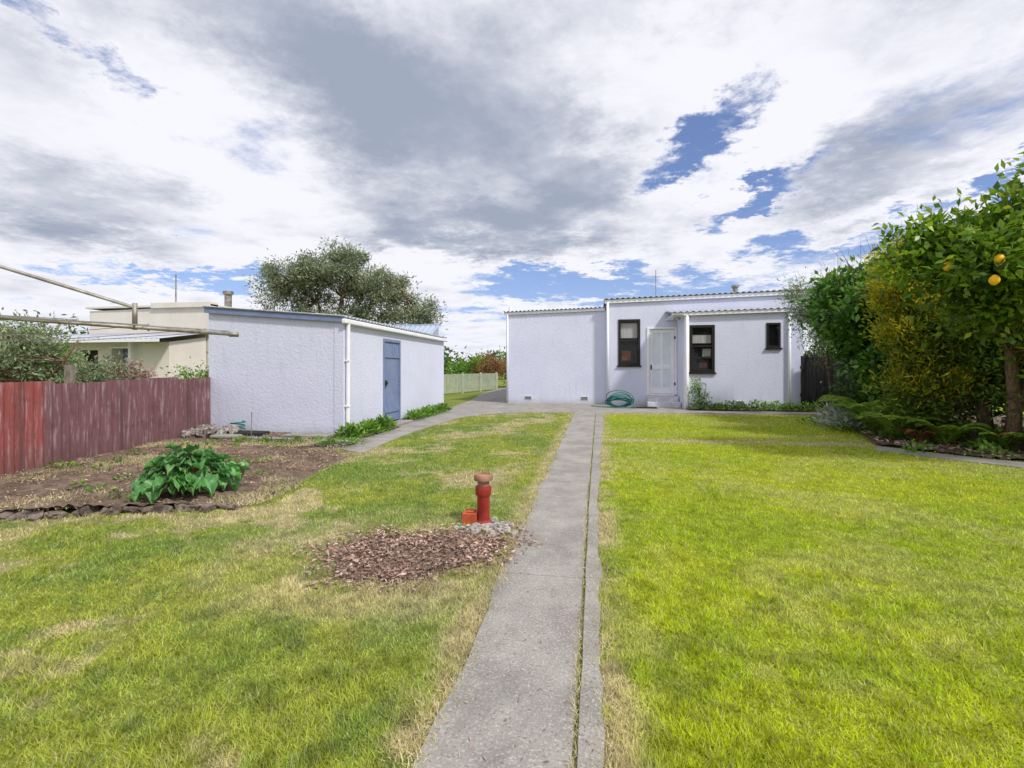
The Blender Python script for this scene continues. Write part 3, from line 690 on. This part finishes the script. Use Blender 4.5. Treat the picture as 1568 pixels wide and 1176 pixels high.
GB.obj('terracotta_block',mat('terracotta_red',(.50,.11,.045),(.38,.07,.03),6,.7,.3,.005,40),None,bevel=.008)

# ------------------------------------------------------------ bits by the garage
box('dark_tray',-7.1,-6.3,8.25,8.6,.06,.13,mdark,None,.02)
box('concrete_block',-7.0,-6.5,7.85,8.1,.07,.13,mconc,None,.02)
b=MB(); b.tube([(-7.1+.16*math.cos(a*.35),8.7+.05*math.sin(a*.35),.14+.004*a) for a in range(40)],.014,6); b.obj('coiled_hose',bpy.data.materials['green_hose'])
b=MB(); b.box(-5.85,-4.95,8.3,8.7,.05,.10); b.box(-5.1,-4.2,7.85,8.15,.03,.09); b.box(-6.2,-5.3,7.75,7.9,.05,.12); b.obj('paving_slabs',mconc,None,bevel=.01)
b=MB(); b.tube([(-6.25,8.0,.05),(-6.24,8.0,.55)],.008,5); b.obj('garden_stake',mmetal)

# ------------------------------------------------------------ vegetation
mbark=mat('bark',(.20,.13,.09),(.09,.06,.042),10,.95,.9,.03,25,stretch=(3,3,.6))
def ball(n,shell=.45):
    v=nrm(rng.normal(size=(n,3))); return v*(rng.random(n)**shell)[:,None]
def tree(name,base,trunks,ell,per,subr,LL,WW,mt,droop=.0,branches=True,upb=.3,bark=None,br=.02,maxb=2.2):
    P=parent_empty(name,(base[0],base[1],0)); tb=MB(); ends=[]
    for pts,rads in trunks: tb.tube(pts,rads,9); ends+= [Vector(q) for q in pts[1:]]
    Cs=[];Ds=[];Rs=[]
    for (c,rad,ns) in ell:
        sub=ball(ns)*np.array(rad)+np.array(c)
        for s_ in sub:
            s_[2]=max(s_[2],.15)
            m_=int(per*rng.uniform(.4,1.6)); sr=subr*rng.uniform(.5,1.4)
            off=rng.normal(size=(m_,3))*sr*np.array([1,1,.75]); Cs.append(s_+off)
            Ds.append(nrm(off)*.8+rng.normal(size=(m_,3))*.7+np.array([0,0,upb-droop]))
            Rs.append(np.clip(rng.random(m_)*.75+rng.uniform(0,.25)+off[:,2]/sr*.08,0,1))
            if branches and ends:
                e=min(ends,key=lambda q:(q-Vector(s_)).length+ (0.6 if q.z>s_[2] else 0))
                if (Vector(s_)-e).length<maxb:
                    mid=e.lerp(Vector(s_),.5)+Vector(rng.normal(size=3)*.08*(Vector(s_)-e).length)
                    tb.tube([e,mid,Vector(s_)],[br*1.3,br*.8,br*.3],5,cap=False)
    C=np.concatenate(Cs);D=np.concatenate(Ds);Rr=np.concatenate(Rs); C[:,2]=np.maximum(C[:,2],.03); n=len(C)
    leaves('foliage',C,D,LL*rng.uniform(.7,1.3,n),WW*rng.uniform(.7,1.3,n),mt,P,rnd=Rr)
    if tb.v: tb.obj('trunk_and_limbs',bark or mbark,P,smooth=True)
    return P
molive=leafmat('olive_leaves',(.13,.17,.09),(.26,.30,.18),(.42,.46,.33),.35,.6)
mcit=leafmat('citrus_leaves',(.05,.12,.016),(.17,.30,.025),(.42,.50,.05),.45,.35,.4)
mgold=leafmat('golden_conifer',(.20,.26,.02),(.46,.44,.03),(.74,.60,.06),.4,.7,.15)
mdk=leafmat('dark_leaves',(.03,.065,.018),(.07,.14,.03),(.13,.23,.05),.3,.4,.4)
mlaurel=leafmat('laurel_leaves',(.04,.11,.018),(.10,.24,.03),(.24,.42,.07),.35,.3,.5)
mgrey=leafmat('greygreen_leaves',(.13,.18,.10),(.26,.33,.17),(.42,.46,.30),.35,.6,.2)
mgreen=leafmat('fresh_leaves',(.07,.16,.02),(.16,.32,.04),(.30,.46,.08),.4,.45,.3)
mredleaf=leafmat('red_leaves',(.20,.09,.05),(.36,.17,.08),(.22,.28,.08),.3,.6,.2)
ex=Vector((.986,.168,0)); oc=Vector((-11.1,20.4,0))
def orel(l,z,d=0): v=oc+ex*l+Vector((-.168,.986,0))*d; return (v.x,v.y,z)
tree('olive_tree',oc,[([orel(0,0),orel(-.1,1.5),orel(-.5,3),orel(-1.4,4.4),orel(-2.4,5.2)],[.22,.19,.14,.09,.04]),([orel(-.1,1.5),orel(.6,3.2),orel(1.2,4.4),orel(2.6,4.8)],[.17,.13,.09,.04]),([orel(-.5,3),orel(-.2,4.6),orel(.1,5.7)],[.11,.08,.03])],
 [(orel(-3.0,5.2),(.9,1.2,1.1),26),(orel(-1.6,5.3),(1.2,1.4,1.2),38),(orel(.0,5.6),(1.2,1.4,1.4),42),(orel(1.7,4.7),(1.3,1.4,1.1),34),(orel(3.1,3.9),(1.0,1.1,.8),22),(orel(-1,3.7),(2.4,1.4,.9),40)],
 190,.24,.17,.05,molive,.15,br=.03,maxb=3)
tree('lemon_tree',(6.5,9.0),[([(6.55,8.9,0),(6.5,8.8,.8),(6.3,8.6,1.6),(6.0,8.3,2.3),(5.5,8.1,2.8),(5.1,7.3,2.8)],[.10,.09,.075,.055,.03,.012]),([(6.5,8.8,.8),(6.8,8.5,1.7),(6.8,8.1,2.6),(6.7,7.9,3.4)],[.08,.065,.045,.025]),([(6.3,8.6,1.6),(6.9,8.2,2.2),(7.5,8.0,2.9)],[.06,.05,.02])],
 [((5.15,8.0,2.95),(.65,.6,.5),32),((4.9,8.1,3.1),(.5,.4,.4),14),((5.1,7.25,2.85),(.4,.3,.4),16),((5.7,7.5,3.3),(.6,.5,.4),20),((6.0,7.8,3.1),(.8,.8,.7),48),((6.9,7.7,3.5),(1.1,.9,.85),66),((6.4,7.4,3.9),(.6,.5,.5),20),((7.6,8.0,3.2),(1.2,.9,1.2),45),((6.5,8.0,2.3),(1.0,.7,.5),44),((6.3,7.3,2.7),(.7,.5,.5),30),((7.0,8.0,1.7),(.8,.6,.6),30),((5.7,8.1,2.3),(.5,.4,.4),14),((7.4,8.2,.9),(.6,.4,.6),18)],
 66,.17,.13,.065,mcit,.1,br=.014)
bm=bmesh.new()
for (fx,fy,fz) in [(4.95,6.92,2.71),(4.88,6.90,2.45),(5.72,7.1,3.0),(6.3,6.9,3.1),(6.6,7.2,2.3),(4.75,7.5,2.75),(7.2,7.1,3.5),(5.5,7.1,2.5)]:
    rs=bmesh.ops.create_uvsphere(bm,u_segments=16,v_segments=12,radius=.055)
    for v in rs['verts']:
        v.co.z*=1.08+(.10 if abs(v.co.z)>.048 else 0); v.co+=Vector((fx,fy,fz))
me=bpy.data.meshes.new('lemons'); bm.to_mesh(me); bm.free()
link('lemons',me,mat('lemon_skin',(.90,.52,.02),(.85,.44,.02),8,.4,.3,.003,120),bpy.data.objects['lemon_tree'],smooth=True)
tree('golden_conifer',(6.1,10.2),[([(6.1,10.2,0),(6.1,10.2,1.5),(6.0,10.2,3.0)],[.09,.07,.02])],
 [((5.9,10.1,3.1),(.6,.55,.7),52),((5.95,10.0,2.1),(.5,.5,.8),40),((6.4,10.2,3.3),(.6,.5,.6),40),((5.6,9.9,2.5),(.4,.4,.7),26),((6.3,9.8,1.3),(.4,.4,.6),18),((5.7,9.8,1.4),(.35,.3,.5),12)],190,.14,.10,.024,mgold,-.4,br=.01)
mcyp=leafmat('cypress_leaves',(.05,.10,.02),(.14,.23,.035),(.30,.36,.06),.3,.6,.2)
tree('cypress_tree',(6.9,10.4),[([(6.75,9.7,0),(6.7,9.75,1),(6.9,9.9,2.3)],[.12,.10,.06]),([(7.0,9.6,0),(7.15,9.6,1.2),(7.0,9.7,2.4)],[.10,.08,.05])],
 [((7.0,10.6,1.9),(.9,.8,1.2),50),((6.2,10.0,1.3),(.6,.5,1.0),40),((5.8,10.0,1.1),(.4,.4,.7),18),((6.0,9.9,2.2),(.5,.4,.8),20),((7.9,10.0,2.0),(.9,.8,1.4),50),((6.55,9.3,1.7),(.5,.3,.5),18),((7.1,8.9,1.0),(.5,.3,.7),22)],170,.18,.11,.03,mcyp,0)
tree('laurel_shrub',(6.6,13.2),[([(6.7,13.3,0),(6.6,13.2,.9),(6.4,13.1,2.0),(6.3,13.1,3.0)],[.08,.07,.05,.02]),([(6.6,13.2,.7),(6.9,13,1.4),(7,12.9,2.3)],[.05,.04,.02])],
 [((6.25,13.1,3.0),(.8,.8,.75),54),((6.4,12.8,2.0),(.65,.8,.8),46),((6.9,12.6,2.8),(.8,.8,.95),50),((6.8,12.2,1.5),(.8,.6,.8),38),((6.0,12.2,2.7),(.4,.4,.4),12),((6.4,11.6,3.0),(.6,.5,.6),24)],72,.18,.18,.095,mlaurel,.05,br=.012)
tree('grey_shrub',(6.6,15.1),[([(6.75,15.2,0),(6.6,15.1,1.2),(6.2,15.1,2.8)],[.05,.04,.015])],
 [((6.1,15.1,3.0),(.45,.5,.75),30),((6.4,15.0,2.3),(.4,.4,.5),20),((5.8,15,3.4),(.25,.3,.5),10)],95,.15,.09,.026,mgrey,.0,br=.008)
tree('dark_hedge',(8,13),[([(7.6,13,0),(7.6,13,1.5)],[.08,.04])],
 [((7.5,14.4,1.4),(.8,1.0,1.2),46),((7.4,12.4,1.3),(.9,1.2,1.2),60),((8.2,11.2,1.6),(1.0,1.4,1.5),60),((8.4,9.2,1.5),(1.2,1.2,1.5),60),((9.4,8.2,1.8),(1.2,1.2,1.8),50),((6.9,13.7,.6),(.5,.7,.5),28),((9.0,16.8,1.8),(.7,.8,1.7),34),((9,13.5,2),(1,2.5,1.8),50)],110,.24,.14,.06,mdk,0,branches=False)
b=MB()
for i in range(150):
    x_=rng.uniform(5.7,7.2); y_=rng.uniform(10.0,14.5); z_=rng.uniform(3.1,3.7); v=Vector((rng.normal()*.18,rng.normal()*.18,rng.uniform(.3,.8)))
    b.tube([(x_,y_,z_),Vector((x_,y_,z_))+v*.5+Vector((rng.normal()*.03,0,0)),Vector((x_,y_,z_))+v],[.006,.004,.002],4,cap=False)
b.obj('bare_twigs',mbark)
def ferns(name,items,mt):
    Cs=[];Ds=[];Ls=[];tb=MB(); Pn=parent_empty(name,(items[0][0],items[0][1],0))
    for (x_,y_,h,nf) in items:
        for k in range(nf):
            a=2*math.pi*k/nf+random.uniform(-.3,.3); d_=Vector((math.cos(a),math.sin(a),0)); Lf=h*random.uniform(.8,1.2); pts=[]
            for i in range(15):
                f=i/14; pts.append(Vector((x_,y_,.05))+d_*Lf*f*.75+Vector((0,0,Lf*(1.45*f-1.05*f*f))))
            tb.tube(pts,[.006*(1-.8*i/14) for i in range(15)],4)
            sd=d_.cross(Vector((0,0,1)))
            for i in range(2,42):
                f=i/42; j=f*14; q=pts[int(j)].lerp(pts[min(int(j)+1,14)],j-int(j)); w_=.34*Lf*math.sin(math.pi*min(1,f*.9+.12))**.8
                for s_ in(-1,1): Cs.append(q); Ds.append(sd*s_+d_*.35+Vector((0,0,-.15))); Ls.append(w_*.6)
    Cs=np.array([tuple(c) for c in Cs]);Ds=np.array([tuple(c) for c in Ds]); Ls=np.array(Ls)
    leaves('fronds',Cs,Ds,Ls,.032,mt,Pn,N=np.tile([0,0,1.],(len(Cs),1))+rng.normal(size=(len(Cs),3))*.2); tb.obj('stalks',mt,Pn)
mfern=leafmat('fern_fronds',(.12,.24,.03),(.27,.44,.05),(.44,.54,.09),.4,.5)
ferns('fern',[(5.45,9.9,.95,11),(5.85,9.3,.8,10),(5.95,12.0,1.2,12),(5.7,11.0,1.2,12),(6.4,8.8,.7,9),(7.0,8.35,.65,10),(5.5,10.6,.8,9)],mfern)
ferns('dead_fern',[(5.6,9.5,.5,8),(6.7,8.7,.5,7)],leafmat('dead_fronds',(.40,.17,.06),(.55,.27,.12),(.55,.38,.18),.3,.8))
def lowplants(name,items,mt,LL=.08,WW=.04,per=120):
    Cs=[];Ds=[]
    for (x_,y_,r_,h) in items:
        o_=rng.normal(size=(per,3))*np.array([r_*.5,r_*.5,0]); z_=rng.random(per)*h*np.exp(-(o_[:,0]**2+o_[:,1]**2)/(r_**2)); 
        Cs.append(np.c_[x_+o_[:,0],y_+o_[:,1],.04+z_]); Ds.append(np.c_[o_[:,0]/r_+rng.normal(size=per)*.5,o_[:,1]/r_+rng.normal(size=per)*.5,rng.uniform(.1,1,per)])
    C=np.concatenate(Cs);D=np.concatenate(Ds); n=len(C)
    return leaves(name,C,D,LL*rng.uniform(.6,1.3,n),WW*rng.uniform(.6,1.3,n),mt)
msilver=leafmat('silver_leaves',(.30,.36,.28),(.45,.50,.42),(.62,.66,.58),.3,.6,.2)
lowplants('silver_plant',[(5.5,12.2,.35,.5),(5.7,12.7,.35,.5),(5.35,11.6,.35,.4)],msilver,.18,.06,180)
lowplants('border_plants',[(-4.6+rng.uniform(-.1,.1),8.3+k*.22,.18,.24) for k in range(10)]+[(-4.65,11.9+k*.3,.15,.22) for k in range(10)],mgreen,.12,.05,110)
lowplants('house_border_plants',[(3.3+k*.19,16.6+rng.uniform(-.1,.1),.18,.15+.2*rng.random()) for k in range(20)],mgreen,.10,.045,90)
lowplants('ground_cover',[(rng.uniform(5.0,8.5),rng.uniform(8.4,13.5),.22,.2) for k in range(60)],mgreen,.07,.045,70)
lowplants('bed_seedlings',[(rng.uniform(-7,-4),rng.uniform(4,8),.12,.1) for k in range(34)],mgreen,.06,.03,25)
lowplants('lawn_edge_plants',[(-4.9+rng.uniform(-1.4,1),7.75+rng.uniform(-.2,.3),.15,.1) for k in range(16)],mgreen,.07,.02,70)
tree('rose_bush',(3.4,16.7),[([(3.4,16.7,0),(3.42,16.68,.5),(3.3,16.66,1.0)],[.018,.014,.006]),([(3.4,16.7,.05),(3.55,16.66,.5),(3.6,16.6,.85)],[.015,.01,.006])],[((3.4,16.65,.65),(.28,.22,.38),18)],42,.09,.06,.035,mgreen,0,br=.006)
lowplants('rose_flowers',[(3.3,16.6,.12,.01)],leafmat('rose_petals',(.6,.25,.25),(.7,.35,.3),(.8,.5,.45)),.05,.05,10).location.z=.95
tree('fence_shrub',(-10.5,7.5),[([(-10.5,7.5,0),(-10.5,7.5,1.0),(-10.3,7.5,1.8)],[.06,.05,.02]),([(-10.5,7.5,.8),(-9.9,7.6,1.5),(-9.7,7.7,1.9)],[.04,.03,.01])],
 [((-10.6,7.2,1.6),(.9,.8,.6),44),((-9.9,7.9,1.2),(.7,.7,.5),28),((-12.0,7.2,1.7),(1.0,.9,.7),40),((-11.4,8.6,1.0),(1,.6,.4),26)],90,.18,.09,.036,mgrey,0,br=.012)
CP=parent_empty('cordyline_plant',(-11.3,8.4,0)); q=np.array([-11.3,8.4,1.35]); n=150; D=rng.normal(size=(n,3)); D[:,2]=np.abs(D[:,2])*.9+.1
leaves('sword_leaves',np.tile(q,(n,1))+D*.03,D,rng.uniform(.5,.85,n),.05,mgreen,CP,fold=.2); b=MB(); b.tube([(-11.3,8.4,0),(-11.28,8.4,.7),(-11.3,8.4,1.4)],[.08,.07,.05],8); b.obj('stem',mbark,CP,smooth=True)
tree('hydrangea_bush',(-11.0,9.9),[([(-11.0,9.9,0),(-11.0,9.9,1.0)],[.03,.02])],[((-11.0,9.9,1.15),(.45,.5,.35),24)],60,.12,.09,.06,leafmat('hydrangea_flowers',(.26,.15,.13),(.44,.30,.27),(.55,.45,.40),.3,.8),0,branches=False)
tree('green_shrub',(-10.2,11.5),[([(-10.2,11.5,0),(-10.2,11.5,1.0)],[.03,.02])],[((-10.6,11.6,1.0),(1.0,.4,.35),26),((-9.7,11.6,1.4),(.35,.4,.5),18),((-12.6,9.5,.9),(.8,.6,.5),24)],70,.13,.09,.04,mgreen,0,branches=False)
tree('drive_end_shrubs',(-7,33),[([(-7.5,34,0),(-7.5,34,1.5)],[.1,.05])],[((-8.2,34,1.2),(1.0,.9,1.0),24),((-5.8,36.0,1.4),(1.2,.9,1.2),24),((-9.5,33,1.3),(.9,1.2,1.1),20),((-4.0,36,1.2),(1.2,.9,1.1),20)],150,.3,.16,.08,mgreen,0,branches=False)
tree('red_shrub',(-6.9,32),[([(-6.9,32,0),(-6.9,32,1.2)],[.06,.03])],[((-6.9,32.2,1.5),(.8,.7,.7),22),((-5.6,34.5,1.7),(.7,.7,.6),16)],130,.25,.14,.06,mredleaf,0,branches=False)
tree('cabbage_tree',(-10.2,29),[([(-10.2,29,0),(-10.2,29,1.6)],[.12,.09])],[((-10.2,29,2.2),(.4,.4,.4),10)],60,.2,.6,.05,mgreen,0,branches=False)
tree('distant_trees',(-20,60),[([(-20,60,0),(-20,60,2)],[.3,.2])],[((-70+i*5+rng.uniform(-1,1),62+rng.uniform(-4,4),1.6),(3.5,2,1.3+rng.random()*.8),14) for i in range(30)],60,.7,.55,.3,mdk,0,branches=False)
tree('distant_trees',(-45,20),[([(-45,20,0),(-45,20,2)],[.3,.2])],[((-34+rng.uniform(-3,3),-4+i*4.5,1.6),(2.0,3.0,1.5+rng.random()*.8),14) for i in range(12)],80,.6,.4,.2,mdk,0,branches=False)

# rhubarb
RP=parent_empty('rhubarb_plant',(-4.16,4.4,0)); stems=MB(); lf=MB(); att=[]
for k in range(85):
    a=random.uniform(0,6.28); ln=random.uniform(.02,1)**.55; d_=Vector((math.cos(a),math.sin(a),0))
    hgt=.10+.38*(1-ln*.8)*random.uniform(.6,1.2); tip=Vector((-4.16,4.4,.05))+d_*.36*ln+Vector((0,0,hgt))
    stems.tube([(-4.16+d_.x*.04,4.4+d_.y*.04,.04),Vector((-4.16,4.4,.05))+d_*.16*ln+Vector((0,0,hgt*.6)),tip],[.011,.009,.006],6)
    Lf=random.uniform(.12,.22); Wf=Lf*random.uniform(.7,.95); fw=(d_*.8+Vector((random.uniform(-.4,.4),random.uniform(-.4,.4),random.uniform(-.1,.9)-.6*ln))).normalized(); sd=fw.cross(Vector((0,0,1))).normalized(); up=sd.cross(fw)
    nb=len(lf.v); nu,nv=10,8; ph=random.random()*6; rv=random.random()
    for i in range(nu):
        f=i/(nu-1); wd=Wf*(max(.02,math.sin(math.pi*(f**.62)*.96+.08)))**.7*.5
        for j in range(nv+1):
            g_=j/nv*2-1
            z_=.30*Lf*abs(g_)-f*f*Lf*.4+.13*Lf*math.sin(ph+f*15+g_*2.5)*abs(g_)**1.3+.05*Lf*math.sin(g_*8+f*9+ph)
            lf.v.append(tuple(tip+fw*(Lf*f-abs(g_)*.18*Lf*(1-f))+sd*wd*g_*(1+.1*math.sin(f*20+ph))+up*z_)); att.append(min(1,max(0,rv*.7+.1+(.25 if abs(g_)<.1 else 0)+random.uniform(-.08,.08))))
    for i in range(nu-1):
        for j in range(nv): q=nb+i*(nv+1)+j; lf.f.append((q,q+1,q+nv+2,q+nv+1))
o_=lf.obj('leaves',leafmat('rhubarb_leaves',(.05,.17,.05),(.13,.32,.09),(.30,.50,.22),.25,.4,.4),RP,smooth=True)
a_=o_.data.attributes.new('rnd','FLOAT','POINT'); a_.data.foreach_set('value',np.array(att,dtype=np.float32))
stems.obj('stalks',mat('rhubarb_stalk',(.20,.26,.08),(.30,.10,.07),8,.5),RP,smooth=True)
print('ok')
